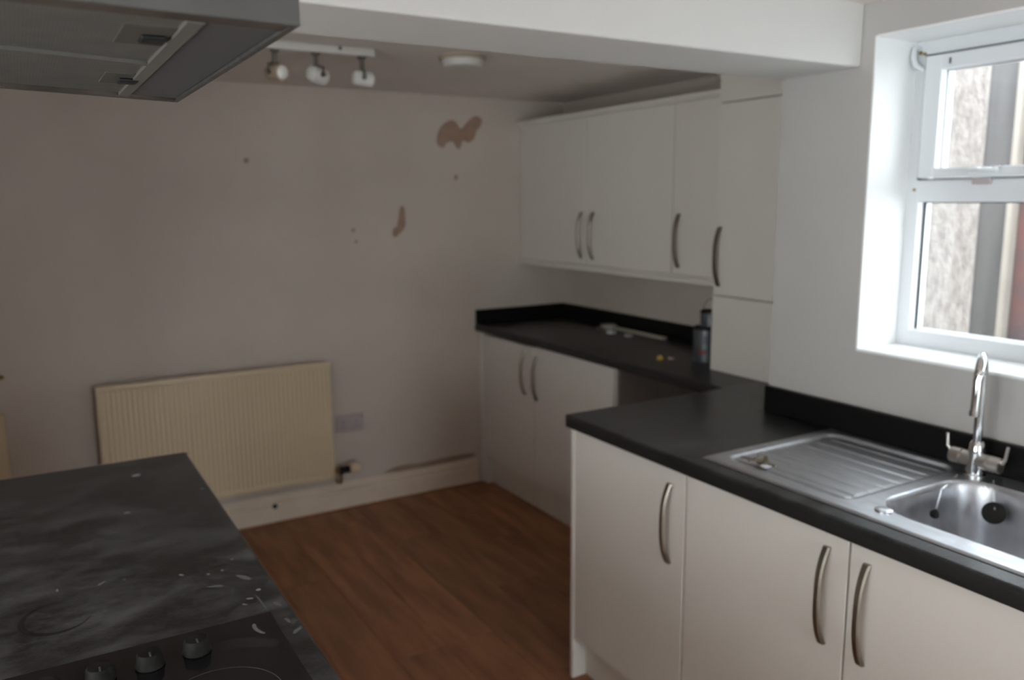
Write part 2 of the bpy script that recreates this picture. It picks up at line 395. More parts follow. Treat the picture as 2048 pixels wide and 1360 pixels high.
# ------------------------------------------------------------------ window
FX0, FX1 = 2.19, 2.255
def frame_rect(bm, x0, x1, y0, y1, z0, z1, wl, wr, wb, wt, bev=0.004):
    box(bm, x0, x1, y0, y0 + wr, z0, z1, bev); box(bm, x0, x1, y1 - wl, y1, z0, z1, bev)
    box(bm, x0, x1, y0 + wr - .003, y1 - wl + .003, z0, z0 + wb, bev); box(bm, x0, x1, y0 + wr - .003, y1 - wl + .003, z1 - wt, z1, bev)
    return bm
win = thing('window_1', 'white plastic window with top opener above the kitchen sink', 'window', (2.22, 1.05, 1.155))
win['kind'] = 'structure'
bm = frame_rect(bmesh.new(), FX0, FX1, WY0, WY1, WZ0, WZ1, 0.042, 0.042, 0.050, 0.045)
box(bm, FX0, FX1, 1.02, 1.075, 1.20, 1.962, 0.004)               # mullion
box(bm, FX0, FX1, 1.072, 1.442, 1.566, 1.628, 0.004); box(bm, FX0, FX1, 0.66, 1.023, 1.566, 1.628, 0.004)
obj('frame', bm, 'upvc', win)
for (a, b) in ((1.075, 1.438), (0.662, 1.02)):
    sh = obj('opening_sash', frame_rect(bmesh.new(), 2.172, 2.235, a + .003, b - .001, 1.632, 1.958, 0.050, 0.050, 0.026, 0.040), 'upvc', win, label='top-hung opening sash')
    obj('gasket', frame_rect(bmesh.new(), 2.183, 2.189, a - .003, b + .005, 1.626, 1.964, 0.008, 0.008, 0.004, 0.003, 0), 'seal_grey', win)
    obj('pane', B(2.205, 2.209, a + .05, b - .05, 1.655, 1.922), 'glass', sh)
    obj('gasket', frame_rect(bmesh.new(), 2.198, 2.203, a + .050, b - .048, 1.656, 1.921, 0.004, 0.004, 0.003, 0.004, 0), 'seal', sh)
    bd = obj('glazing_bead', frame_rect(bmesh.new(), 2.196, 2.216, a - .001, b + .001, 1.563, 1.568, 0.002, 0.002, 0.002, 0.002, 0), 'upvc', win) if False else None
    obj('pane', B(2.225, 2.229, a, b, 1.20, 1.568), 'glass', win)
    obj('gasket', frame_rect(bmesh.new(), 2.215, 2.222, a, b, 1.200, 1.566, 0.005, 0.005, 0.003, 0.003, 0), 'seal', win)
# handle
hd = bmesh.new(); box(hd, 2.160, 2.174, 1.225, 1.290, 1.640, 1.654, 0.004); box(hd, 2.140, 2.160, 1.248, 1.268, 1.640, 1.656, 0.004); box(hd, 2.132, 2.146, 1.195, 1.268, 1.640, 1.652, 0.004)
obj('window_handle', hd, 'upvc', win, smooth=True)
obj('striker_plate', B(2.180, 2.190, 1.235, 1.285, 1.612, 1.630, 0.003), 'socket', win, label='yellowed striker plate under handle')
hk = bmesh.new(); tube(hk, [(2.188, 1.466, 1.985), (2.165, 1.466, 1.980), (2.155, 1.462, 1.955), (2.160, 1.455, 1.935), (2.178, 1.447, 1.925)], 0.007, 10)
obj('curtain_hook', hk, 'upvc', win, smooth=True, label='white curtain hook in the top corner')
obj('screw', cyl(bmesh.new(), (2.186, 1.462, 1.972), (2.192, 1.462, 1.972), 0.005, seg=12), 'brass', win)
obj('screw', cyl(bmesh.new(), (2.186, 1.450, 1.968), (2.192, 1.450, 1.968), 0.004, seg=12), 'brass', win)
obj('screw', cyl(bmesh.new(), (2.186, 1.452, 1.60), (2.192, 1.452, 1.60), 0.004, seg=12), 'brass', win)
obj('scuff', B(2.168, 2.1725, 1.362, 1.366, 1.930, 1.945, 0.001, 1), 'black', win)
struct('trim_3', B(XW - 0.001, FX0 + 0.002, WY1 - 0.004, WY1 + 0.002, WZ0, WZ1, 0.001, 1), 'lit_white', 'white side of the window reveal left of the frame, lightened for window light', 'reveal')  # thin panel over the wall, lighter than its paint to show window light
struct('trim_4', B(XW - 0.001, FX0 + 0.002, WY0 + .001, WY1 - .004, WZ1 - 0.004, WZ1 + 0.002, 0.001, 1), 'lit_white', 'white underside of the window reveal above the frame, lightened for window light', 'reveal')
# window board (sill)
struct('trim_2', B(XW - 0.002, FX0 + 0.002, WY0 + .001, WY1 - .001, WZ0 - 0.004, WZ0 + 0.004, 0.002, 2), 'lit_white', 'white painted window sill in the bright reveal', 'sill')

# ------------------------------------------------------------------ outside
bm = B(XO, 2.85, 1.642, 1.65, -0.3, 3.0, 0.004)
struct('wall_outside', bm, 'pebble', 'pale pebble-dashed outer wall seen through the window', 'wall')
struct('ground', B(2.32, 9, -6, 9, -0.35, -0.30), 'ground', 'grey concrete yard beyond the window', 'ground')
fn = thing('garden_fence', 'grey vertical board fence with one pale post outside the window', 'fence', (4.3, 2.2, -0.3))
yb = 2.335
def board(y0, y1, mt='fence', dx=0.0):
    obj('board', B(4.3 + dx, 4.325 + dx, y0, y1, -0.3, 2.30, 0.003, 1), mt, fn)
for k in range(9): board(2.325 + k * 0.148, 2.325 + k * 0.148 + 0.1465, 'fence', 0.006 * (k % 2))
obj('post', B(4.25, 4.33, 2.285, 2.318, -0.3, 2.33, 0.008), 'post', fn, label='pale timber post')
for k in range(4): board(2.281 - (k + 1) * 0.148, 2.281 - (k + 1) * 0.148 + 0.1465, 'fence_red', 0.006 * (k % 2))
for k in range(9): board(1.70 - (k + 1) * 0.148, 1.70 - (k + 1) * 0.148 + 0.1465, 'fence', 0.006 * (k % 2))

# ------------------------------------------------------------------ handles and doors
def handle_bm(h=0.228, w=0.0185, d=0.028, t=0.007, n=22):
    bm = bmesh.new(); rings = []
    for i in range(n + 1):
        s = -1 + 2 * i / n
        z = s * h / 2
        x = -d * (1 - abs(s) ** 2.6) - 0.0
        ww = w * (1.0 - 0.15 * (1 - s * s))
        tt = t * (1.6 - 0.6 * (1 - s * s))
        rings.append([bm.verts.new((x - tt, -ww / 2 * .7, z)), bm.verts.new((x - tt, ww / 2 * .7, z)), bm.verts.new((x - tt * .4, ww / 2, z)),
                      bm.verts.new((x, ww / 2 * .8, z)), bm.verts.new((x, -ww / 2 * .8, z)), bm.verts.new((x - tt * .4, -ww / 2, z))])
    for A, Bq in zip(rings, rings[1:]):
        for k in range(6): bm.faces.new((A[k], A[(k + 1) % 6], Bq[(k + 1) % 6], Bq[k]))
    bm.faces.new(rings[0]); bm.faces.new(list(reversed(rings[-1])))
    bmesh.ops.recalc_face_normals(bm, faces=bm.faces[:])
    return bm
hme = bpy.data.meshes.new('handle'); _b = handle_bm(); _b.to_mesh(hme); _b.free(); hme.materials.append(M['handle'])
for p in hme.polygons: p.use_smooth = True
try: hme.set_sharp_from_angle(angle=0.7)
except Exception: pass
def add_handle(door, x, y, z):
    o = bpy.data.objects.new('handle', hme); COL.objects.link(o); o.parent = door
    o.location = Vector((x, y, z)) - origin_of(door)
    o['label'] = 'bowed brushed metal handle'
    return o
def add_door(root, x, y0, y1, z0, z1, hy=None, hz=None, t=0.018):
    d = obj('door', B(x, x + t, y0 + 0.0015, y1 - 0.0015, z0, z1, 0.002, 2), 'cab', root)
    if hy is not None: add_handle(d, x + 0.001, hy, hz)
    return d
def carcass(root, x0, x1, y0, y1, z0, z1, top=True, back=True, t=0.016):
    bm = B(x0, x1, y0, y0 + t, z0, z1); box(bm, x0, x1, y1 - t, y1, z0, z1); box(bm, x0, x1, y0 + t, y1 - t, z0, z0 + t)
    if top: box(bm, x0, x1, y0 + t, y1 - t, z1 - t, z1)
    if back: box(bm, x1 - 0.006, x1, y0 + t, y1 - t, z0 + t, z1 - (t if top else 0))
    return obj('carcass', bm, 'carc', root)

# --- far base cabinet
cab = thing('base_cabinet', 'white double-door base cabinet under the far worktop beside the far wall', 'cabinet', (2.42, 3.36, 0))
carcass(cab, 2.170, 2.700, 2.767, 3.948, 0.150, 0.868, top=False)
add_door(cab, 2.150, 3.413, 3.960, 0.155, 0.852, 3.494, 0.713)
add_door(cab, 2.150, 2.767, 3.411, 0.155, 0.860, 3.382, 0.704)
obj('end_panel', B(2.142, 2.70, 3.950, 3.966, 0.0, 0.868, 0.001, 1), 'carc', cab)
obj('end_leg', B(2.152, 2.190, 3.905, 3.949, 0.0, 0.150, 0.002, 1), 'cab', cab, label='short white panel end reaching the floor')
obj('end_panel', B(2.17, 2.70, 2.750, 2.766, 0.0, 0.868, 0.001, 1), 'board', cab, label='side panel facing the open gap, coloured dull brown for its shade')
tag(obj('plinth', B(2.186, 2.200, 2.768, 3.903, 0.001, 0.149, 0.001, 1), 'plinthm'), 'white plinth board under the far base cabinet', 'plinth')


# --- far worktop and its upstands
def bull(x0, x1, z0, z1, r=0.013, n=5):
    """front rounded worktop profile (x,z), front at x0"""
    pts = [(x1, z0), (x1, z1)]
    for k in range(n + 1):
        a = math.pi / 2 * k / n; pts.append((x0 + r - r * math.sin(a), z1 - r + r * math.cos(a)))
    rr = 0.005
    for k in range(n + 1):
        a = math.pi / 2 * k / n; pts.append((x0 + rr - rr * math.cos(a), z0 + rr - rr * math.sin(a)))
    return pts
ft = thing('worktop', 'black laminate worktop along the recess under the wall cabinets', 'worktop', (2.41, 3.0, 0.87))
obj('worktop_slab', extrude_profile(bmesh.new(), bull(2.116, 2.708, 0.87, 0.91), 'y', 2.108, 3.966), 'top_far', ft, smooth=True)
obj('upstand', B(2.690, 2.708, 2.362, 3.947, 0.9105, 0.985, 0.004), 'upst', ft)
obj('upstand', B(2.118, 2.708, 3.948, 3.966, 0.9105, 0.985, 0.004), 'upst', ft)

# --- near worktop with sink cut-out  (x 1.432..2.013, y -0.3..2.085)
nw = thing('worktop', 'black laminate worktop with inset sink and a square outer corner', 'worktop', (1.72, 1.0, 0.87))
XN0 = 1.430
HX0, HX1, HY0, HY1 = 1.512, 1.968, 0.66, 1.508           # hole for the bowl
bm = bmesh.new()
extrude_profile(bm, bull(XN0, HX0, 0.87, 0.91), 'y', -0.3, 2.082)
box(bm, HX0, HX1, HY1, 2.082, 0.87, 0.91); box(bm, HX0, HX1, -0.3, HY0, 0.87, 0.91); box(bm, HX1, 2.013, -0.3, 1.789, 0.87, 0.91)
box(bm, HX1, 2.1155, 1.792, 2.082, 0.87, 0.91)
bmesh.ops.remove_doubles(bm, verts=bm.verts[:], dist=0.0001)
obj('worktop_slab', bm, 'top', nw, smooth=True, angle=0.4)
obj('worktop_slab', B(2.117, 2.708, 1.792, 2.107, 0.87, 0.91), 'top', nw)
obj('joint_strip', B(XN0 + .004, 2.1155, 2.0822, 2.0900, 0.871, 0.9095, 0.002), 'top', nw, label='square end edging of worktop')
obj('upstand', B(1.992, 2.013, -0.3, 1.788, 0.9105, 0.993, 0.004), 'upst', nw)

# --- near base cabinets
XD = 1.460
c1 = thing('base_cabinet', 'white single-door base cabinet at the corner end of the near run', 'cabinet', (1.73, 1.83, 0))
carcass(c1, 1.480, 2.000, 1.562, 2.070, 0.150, 0.868)
add_door(c1, XD, 1.562, 2.072, 0.146, 0.858, 1.620, 0.704)
obj('end_panel', B(1.456, 2.010, 2.073, 2.088, 0.0, 0.869, 0.001, 1), 'cab', c1, label='full height white end panel')
c2 = thing('base_cabinet', 'white double-door base cabinet directly under the sink', 'cabinet', (1.73, 1.06, 0))
carcass(c2, 1.480, 2.000, 0.555, 1.559, 0.150, 0.700, top=False)
add_door(c2, XD, 1.057, 1.559, 0.146, 0.858, 1.110, 0.714)
add_door(c2, XD, 0.553, 1.055, 0.146, 0.858, 1.010, 0.712)
c3 = thing('base_cabinet', 'white base cabinet nearest the camera on the sink run, outside the frame', 'cabinet', (1.73, 0.2, 0))
carcass(c3, 1.480, 2.000, -0.28, 0.550, 0.150, 0.868)
add_door(c3, XD, -0.28, 0.550, 0.146, 0.858)
tag(obj('plinth', B(1.508, 1.522, -0.28, 2.070, 0.001, 0.149, 0.001, 1), 'plinthm'), 'white plinth board under the near base cabinets and sink', 'plinth')

# --- wall cabinets
XU = 2.403
w1 = thing('wall_cabinet', 'white double-door wall cabinet fixed in the far corner', 'cabinet', (2.56, 3.33, 1.24))
carcass(w1, XU + 0.020, XR, 2.703, 3.945, 1.262, 1.972)
add_door(w1, XU, 3.326, 3.930, 1.262, 1.972, 3.362, 1.404)
add_door(w1, XU, 2.703, 3.324, 1.262, 1.972, 3.267, 1.404)
obj('filler_panel', B(XU + 0.010, XR, 3.934, YF - 0.001, 1.262, 1.972, 0.001, 1), 'carc', w1)
w2 = thing('wall_cabinet', 'narrow white wall cabinet between the double cabinet and the boiler cupboard', 'cabinet', (2.56, 2.52, 1.24))
carcass(w2, XU + 0.020, XR, 2.364, 2.700, 1.262, 1.972)
add_door(w2, XU, 2.364, 2.700, 1.262, 1.972, 2.657, 1.404)
prof = [(XU + 0.05, 1.9722), (XU - 0.004, 1.9722), (XU - 0.012, 1.980), (XU - 0.020, 1.990), (XU - 0.020, 1.998), (XU + 0.05, 1.998)]
tag(obj('cornice', extrude_profile(bmesh.new(), prof, 'y', 2.362, 3.966), 'cab'), 'slim white cornice strip along the top of the wall cabinets', 'cornice')
prof = [(XU + 0.03, 1.2615), (XU - 0.010, 1.2615), (XU - 0.014, 1.254), (XU - 0.006, 1.246), (XU - 0.006, 1.230), (XU + 0.03, 1.230)]
tag(obj('pelmet', extrude_profile(bmesh.new(), prof, 'y', 2.362, 3.966), 'cab'), 'slim white pelmet strip along the underside of the wall cabinets', 'pelmet')

# --- boiler cupboard
XB = 2.310
bc = thing('boiler_cupboard', 'tall white boxed cupboard standing on the worktop beside the pier', 'cupboard', (2.5, 2.08, 0.911))
carcass(bc, XB + 0.0185, XR - 0.002, 1.800, 2.356, 0.911, 2.112)
add_door(bc, XB, 1.800, 2.354, 1.2095, 1.930, 2.322, 1.359)
obj('lower_panel', B(XB, XB + 0.018, 1.800, 2.354, 0.911, 1.206, 0.002), 'cab', bc)
obj('top_panel', B(XB + 0.001, XB + 0.018, 1.800, 2.350, 1.934, 2.112, 0.001, 1), 'cab', bc)

# ------------------------------------------------------------------ sink
sk = thing('sink', 'stainless steel inset sink with ribbed drainer on the near worktop', 'sink', (1.74, 1.05, 0.911))
SX0, SX1, SY0, SY1 = 1.484, 1.988, 0.560, 1.530
def sstep(a, b, x):
    t = max(0.0, min(1.0, (x - a) / (b - a))); return t * t * (3 - 2 * t)
def rrd(x, y, x0, x1, y0, y1, r):
    """signed distance to rounded rect (negative inside)"""
    cx, cy = (x0 + x1) / 2, (y0 + y1) / 2; hx, hy = (x1 - x0) / 2 - r, (y1 - y0) / 2 - r
    dx, dy = abs(x - cx) - hx, abs(y - cy) - hy
    return math.hypot(max(dx, 0), max(dy, 0)) + min(max(dx, dy), 0) - r
def sink_z(x, y):
    z = 0.9155
    e = rrd(x, y, SX0, SX1, SY0, SY1, 0.012)
    z -= 0.004 * sstep(-0.006, 0.0, e)
    d = rrd(x, y, 1.522, 1.958, 1.118, 1.500, 0.045)
    m_ = 1 - sstep(-0.016, 0.0, d)
    z -= 0.0075 * m_
    # ribs running lengthwise, stopping short of both ends
    e1 = sstep(1.125, 1.15, y) * (1 - sstep(1.455, 1.478, y))
    if 1.55 < x < 1.93:
        f = (x - 1.55) / 0.054; g = abs((f % 1) - 0.5) * 2
        z += 0.0022 * e1 * sstep(0.10, 0.30, g) * m_
    d = rrd(x, y, 1.555, 1.900, 0.672, 1.078, 0.085)
    z -= 0.150 * (sstep(0.004, -0.012, d) * 0.25 + sstep(-0.004, -0.032, d) * 0.75) if False else 0
    if d < 0.004:
        t = max(0, min(1, (0.004 - d) / 0.034))
        z -= 0.155 * (sstep(0, 1, t) ** 0.8)
    return z
bm = bmesh.new()
def rng(a, b, step):
    n = max(1, int(round((b - a) / step))); return [a + (b - a) * k / n for k in range(n + 1)]
xs = rng(SX0, SX1, 0.0034); ys = rng(SY0, SY1, 0.0042)
grid = [[bm.verts.new((x, y, sink_z(x, y))) for y in ys] for x in xs]
for i in range(len(xs) - 1):
    for j in range(len(ys) - 1):
        bm.faces.new((grid[i][j], grid[i + 1][j], grid[i + 1][j + 1], grid[i][j + 1]))
deck = obj('drainer_and_bowl', bm, 'steel', sk, smooth=True, angle=1.2)
bm = bmesh.new(); lathe(bm, (1.727, 0.875, 0.7610), (0, 0, 1), [(0.0, 0.045), (0.003, 0.044), (0.003, 0.036), (0.001, 0.034), (0.001, 0.004)], 28)
obj('waste', bm, 'chrome', sk, smooth=True)
bm = bmesh.new(); lathe(bm, (1.544, 1.040, 0.9150), (0, 0, 1), [(0.0, 0.019), (0.003, 0.019), (0.0045, 0.016), (0.005, 0.004)], 28)
obj('hole_cover', bm, 'steel', sk, smooth=True, label='round cap over the spare tap hole')

# plugs on chains
def chain_bm(p0, p1, sag=0.0, n=26, r=0.0022):
    bm = bmesh.new(); p0, p1 = Vector(p0), Vector(p1)
    for k in range(n + 1):
        t = k / n; p = p0.lerp(p1, t); p.z -= sag * 4 * t * (1 - t)
        bmesh.ops.create_icosphere(bm, subdivisions=1, radius=r, matrix=Matrix.Translation(p))
    return bm
pl = thing('sink_plug', 'black sink plug hanging on a chain at the back of the bowl', 'plug', (1.865, 0.985, 0.86))
n_ = Vector((-0.75, -0.25, 0.55)).normalized()
bm = bmesh.new(); lathe(bm, (1.865, 0.980, 0.862), n_, [(-0.006, 0.019), (0.0, 0.022), (0.004, 0.026), (0.009, 0.025), (0.010, 0.006)], 26)
obj('stopper', bm, 'black', pl, smooth=True)
obj('chain', chain_bm((1.925, 1.020, 0.917), (1.862, 0.978, 0.874)), 'chrome', pl, smooth=True)
p2 = thing('sink_plug', 'small overflow stopper on a chain against the left end of the bowl', 'plug', (1.74, 1.06, 0.86))
bm = bmesh.new(); lathe(bm, (1.733, 1.042, 0.868), (0, -1, 0.4), [(-0.006, 0.008), (0.0, 0.011), (0.005, 0.011), (0.007, 0.004)], 18)
obj('stopper', bm, 'black', p2, smooth=True)
obj('chain', chain_bm((1.893, 1.090, 0.917), (1.800, 1.070, 0.905), 0.002, 14), 'chrome', p2, smooth=True)
obj('chain', chain_bm((1.800, 1.070, 0.905), (1.737, 1.042, 0.876), 0.002, 12), 'chrome', p2, smooth=True)

# ------------------------------------------------------------------ tap
TX, TY = 1.936, 1.072
tp = thing('mixer_tap', 'chrome swan-neck mixer tap with two lever ends behind the sink bowl', 'tap', (TX, TY, 0.9155))
bm = bmesh.new(); lathe(bm, (TX, TY, 0.9150), (0, 0, 1), [(0, 0.0255), (0.004, 0.0255), (0.007, 0.0205), (0.030, 0.0200), (0.062, 0.0185), (0.078, 0.0165), (0.084, 0.013)], 32)
obj('tap_base', bm, 'chrome', tp, smooth=True)
bm = bmesh.new(); lathe(bm, (TX, TY - 0.062, 0.953), (0, 1, 0), [(0, 0.013), (0.002, 0.0190), (0.028, 0.0198), (0.0285, 0.0170), (0.030, 0.0170), (0.0305, 0.0190), (0.094, 0.0190), (0.0945, 0.0170), (0.096, 0.0170), (0.0965, 0.0198), (0.122, 0.0190), (0.124, 0.013)], 28)
obj('valve_body', bm, 'tap_body', tp, smooth=True)
for s in (1, -1):
    bm = bmesh.new(); y = TY + s * 0.062
    tube(bm, [(TX, y, 0.960), (TX - 0.002, y + s * 0.008, 0.972), (TX - 0.002, y + s * 0.012, 1.003)], [0.0055, 0.0045, 0.0038], 12)
    obj('lever', bm, 'tap_body', tp, smooth=True)
pts = [(TX, TY, 0.985), (TX, TY, 1.06), (TX, TY, 1.13), (TX, TY, 1.165)]
dx, dy = -0.92, -0.39; R = 0.043
for k in range(1, 15):
    a = math.pi * k / 14; pts.append((TX + dx * R * (1 - math.cos(a)), TY + dy * R * (1 - math.cos(a)), 1.165 + R * 1.12 * math.sin(a)))
e = pts[-1]
pts += [(e[0] - .001, e[1], 1.13), (e[0] - .002, e[1], 1.092)]
obj('spout', tube(bmesh.new(), pts, 0.0108, 20), 'chrome', tp, smooth=True)
obj('spout_tip', cyl(bmesh.new(), (e[0] - .002, e[1], 1.082), (e[0] - .002, e[1], 1.096), 0.0122, seg=24), 'chrome', tp, smooth=True)

# ------------------------------------------------------------------ keys on drainer
ky = thing('key_bunch', 'small bunch of dull metal keys on the outer end of the drainer', 'keys', (1.565, 1.405, 0.912))
def torus(bm, c, R_, r, tilt=None, n=24, s=8, sq=1.0):
    q = tilt or Matrix.Identity(3); c = Vector(c); g = []
    for i in range(n):
        a = 2 * math.pi * i / n
        g.append([bm.verts.new(c + q @ Vector(((R_ + r * math.cos(2 * math.pi * j / s)) * math.cos(a), (R_ + r * math.cos(2 * math.pi * j / s)) * math.sin(a) * sq, r * math.sin(2 * math.pi * j / s)))) for j in range(s)])
    for i in range(n):
        for j in range(s): bm.faces.new((g[i][j], g[(i + 1) % n][j], g[(i + 1) % n][(j + 1) % s], g[i][(j + 1) % s]))
    return bm
obj('key_ring', torus(bmesh.new(), (1.572, 1.405, 0.930), 0.015, 0.0012, Matrix.Rotation(1.0, 3, 'X')), 'keym', ky, smooth=True)
def key(ang, tilt, c, L=0.050):
    bm = bmesh.new()
    torus(bm, (0, 0, 0), 0.0085, 0.0026, None, 18, 6)
    box(bm, 0.009, L, -0.0032, 0.0032, -0.0012, 0.0012, 0.0005, 1)
    for k in range(4): box(bm, L - 0.004 - k * 0.006, L - 0.001 - k * 0.006, -0.006 + 0.001 * (k % 2), -0.003, -0.001, 0.001)
    bmesh.ops.transform(bm, matrix=Matrix.Translation(c) @ Matrix.Rotation(ang, 4, 'Z') @ Matrix.Rotation(tilt, 4, 'Y'), verts=bm.verts[:])
    return bm
for a, t_, c in ((1.9, -0.05, (1.568, 1.412, 0.9190)), (2.9, -0.12, (1.575, 1.398, 0.9215)), (-1.3, 0.10, (1.560, 1.410, 0.9240)), (0.6, -0.1, (1.566, 1.400, 0.9165))):
    obj('key', key(a, t_, c), 'keym', ky, smooth=True)
obj('key_fob', B(1.548, 1.572, 1.372, 1.392, 0.9135, 0.9190, 0.003), 'whitebit', ky, smooth=True, label='small pale key fob')

# ------------------------------------------------------------------ things on the far worktop
p = thing('trim_offcut', 'long pale plastic trim offcut lying by the back upstand', 'offcut', (2.66, 3.25, 0.911))
bm = B(2.610, 2.640, 2.985, 3.400, 0.911, 0.924, 0.004); obj('strip', bm, 'palestrip', p)
bm = bmesh.new(); lathe(bm, (2.625, 3.425, 0.911), (0, 0, 1), [(0, 0.042), (0.016, 0.042), (0.020, 0.036), (0.021, 0.01)], 28)
obj('rounded_end', bm, 'palestrip', p, smooth=True)
tag(obj('plastic_clip', B(2.505, 2.540, 3.245, 3.290, 0.911, 0.926, 0.006), 'whitebit', loc=(2.52, 3.27, 0.911)), 'brighter white plastic clip lying in front of the pale trim offcut', 'clip')
tag(obj('plastic_clip', B(2.520, 2.550, 3.130, 3.165, 0.911, 0.923, 0.005), 'whitebit', loc=(2.53, 3.15, 0.911)), 'duller white clip, second from the far wall, on the far worktop', 'clip')
bm = bmesh.new(); cyl(bm, (2.520, 3.36, 0.9185), (2.545, 3.42, 0.9185), 0.007, seg=14)
tag(obj('metal_ferrule', bm, 'lampmetal', loc=(2.53, 3.39, 0.911), smooth=True), 'small dull metal tube by the rounded trim end', 'fitting')
bm = bmesh.new(); lathe(bm, (2.277, 2.615, 0.911), (0, 0, 1), [(0, 0.013), (0.004, 0.014), (0.014, 0.010), (0.018, 0.006)], 18)
tag(obj('wall_plug', bm, 'yellow', loc=(2.277, 2.615, 0.911), smooth=True), 'tiny yellow cap near the front edge of the far worktop', 'cap')
bm = bmesh.new(); lathe(bm, (2.320, 2.592, 0.911), (0, 0, 1), [(0, 0.014), (0.006, 0.015), (0.011, 0.012), (0.012, 0.004)], 18)
tag(obj('wall_plug', bm, 'pink', loc=(2.320, 2.592, 0.911), smooth=True), 'tiny dull pink cap right of the yellow one', 'cap')
# tins
def tin(cx, cy, z, r, h, label, lidmat, bail=False):
    t = thing('paint_tin', label, 'tin', (cx, cy, z))
    bm = bmesh.new(); lathe(bm, (cx, cy, z), (0, 0, 1), [(0, r * .96), (0.002, r), (h - .004, r), (h, r * .97)], 32)
    obj('tin_body', bm, 'tin', t, smooth=True)
    bm = bmesh.new(); lathe(bm, (cx, cy, z + h + .0002), (0, 0, 1), [(0, r * 1.03), (0.008, r * 1.03), (0.010, r * .9), (0.006, r * .86), (0.006, 0.01)], 32)
    obj('lid', bm, lidmat, t, smooth=True)
    return t
tin(2.425, 2.495, 0.911, 0.056, 0.135, 'grey paint tin with a red-marked label beside the boiler cupboard, lower of two', 'black')
t2 = tin(2.440, 2.490, 1.0575, 0.044, 0.055, 'small grey tin with black lid and wire handle stacked on the larger tin', 'black')
hp = [(2.440 - 0.0, 2.490 + 0.047 * math.cos(a), 1.108 + 0.062 * math.sin(a)) for a in [math.pi * k / 14 for k in range(15)]]
obj('wire_handle', tube(bmesh.new(), hp, 0.0016, 8), 'black', t2, smooth=True)
tl = bpy.data.objects['paint_tin']
bm = bmesh.new()
def arc_label(cx, cy, r, a0, a1, z0, z1, n=10):
    bm = bmesh.new(); A = []; Bq = []
    for k in range(n + 1):
        a = a0 + (a1 - a0) * k / n
        A.append(bm.verts.new((cx + r * math.cos(a), cy + r * math.sin(a), z0))); Bq.append(bm.verts.new((cx + r * math.cos(a), cy + r * math.sin(a), z1)))
    for k in range(n): bm.faces.new((A[k], A[k + 1], Bq[k + 1], Bq[k]))
    return bm
obj('label_mark', arc_label(2.425, 2.495, 0.0565, 3.3, 3.9, 0.945, 0.962), 'red', tl, label='dark red mark on the label')
obj('label_band', arc_label(2.425, 2.495, 0.0563, 3.0, 4.6, 0.99, 1.025), 'whitebit' if False else 'tin', tl)

# ------------------------------------------------------------------ radiator
rd = thing('radiator', 'cream ribbed panel radiator mounted low on the far wall', 'radiator', (0.737, 3.89, 0.2))
RX0, RX1, RZ0, RZ1, RY = 0.217, 1.257, 0.203, 0.802, 3.868
bm = bmesh.new(); n = 47; step = (RX1 - RX0 - 0.04) / n
poly = [(RX0, RY + 0.022), (RX0, RY + 0.006), (RX0 + 0.006, RY + 0.001), (RX0 + 0.020, RY)]
for k in range(n):
    a = RX0 + 0.02 + k * step
    poly += [(a + step * .18, RY), (a + step * .30, RY + 0.006), (a + step * .70, RY + 0.006), (a + step * .82, RY)]
poly += [(RX1 - 0.020, RY), (RX1 - 0.006, RY + 0.001), (RX1, RY + 0.006), (RX1, RY + 0.022)]
extrude_profile(bm, poly, 'z', RZ0 + 0.030, RZ1 - 0.030)
obj('ribbed_panel', bm, 'rad', rd)
bm = B(RX0, RX1, RY + 0.0005, RY + 0.022, RZ1 - 0.0305, RZ1, 0.006, 3); obj('seam_edge', bm, 'rad', rd, smooth=True)
obj('seam_edge', B(RX0, RX1, RY + 0.0005, RY + 0.022, RZ0, RZ0 + 0.0305, 0.006, 3), 'rad', rd, smooth=True)
bm = bmesh.new()
for k in range(26): box(bm, RX0 + 0.05 + k * 0.0375, RX0 + 0.052 + k * 0.0375, RY + 0.022, YF - 0.030, RZ0 + 0.03, RZ1 - 0.03)
obj('convector_fins', bm, 'rad', rd)
bm = B(RX0 + .15, RX0 + .18, YF - 0.030, YF - 0.001, RZ0 + .05, RZ1 - .05)
obj('wall_bracket', bm, 'rad', rd); obj('wall_bracket', B(RX1 - .18, RX1 - .15, YF - 0.030, YF - 0.001, RZ0 + .05, RZ1 - .05), 'rad', rd)
vy, vz = 3.885, 0.236
bm = bmesh.new(); cyl(bm, (RX1 - 0.004, vy, vz), (RX1 + 0.035, vy, vz), 0.011, seg=18); lathe(bm, (RX1 + 0.012, vy, vz), (1, 0, 0), [(0, 0.015), (0.014, 0.015)], 6)
obj('valve_tail', bm, 'brass', rd)
bm = bmesh.new(); tube(bm, [(RX1 + 0.036, vy, vz - .008), (RX1 + 0.036, vy, 0.185), (RX1 + 0.036, vy + .012, 0.165), (RX1 + 0.036, vy + .04, 0.157), (RX1 + 0.036, YF - 0.001, 0.156)], 0.0075, 12)
obj('feed_pipe', bm, 'brass', rd, smooth=True)
bm = bmesh.new(); lathe(bm, (RX1 + 0.036, vy, vz - 0.022), (0, 0, 1), [(0, 0.011), (0.004, 0.014), (0.034, 0.014), (0.038, 0.010)], 18)
cyl(bm, (RX1 + 0.046, vy, vz), (RX1 + 0.078, vy, vz), 0.018, seg=22)
obj('valve_collar', bm, 'black', rd, smooth=True)
bm = bmesh.new(); lathe(bm, (RX1 + 0.078, vy, vz), (1, 0, 0), [(0, 0.020), (0.004, 0.026), (0.046, 0.025), (0.056, 0.018)], 26)
obj('valve_head', bm, 'valve_cap', rd, smooth=True, label='cream thermostatic valve head')

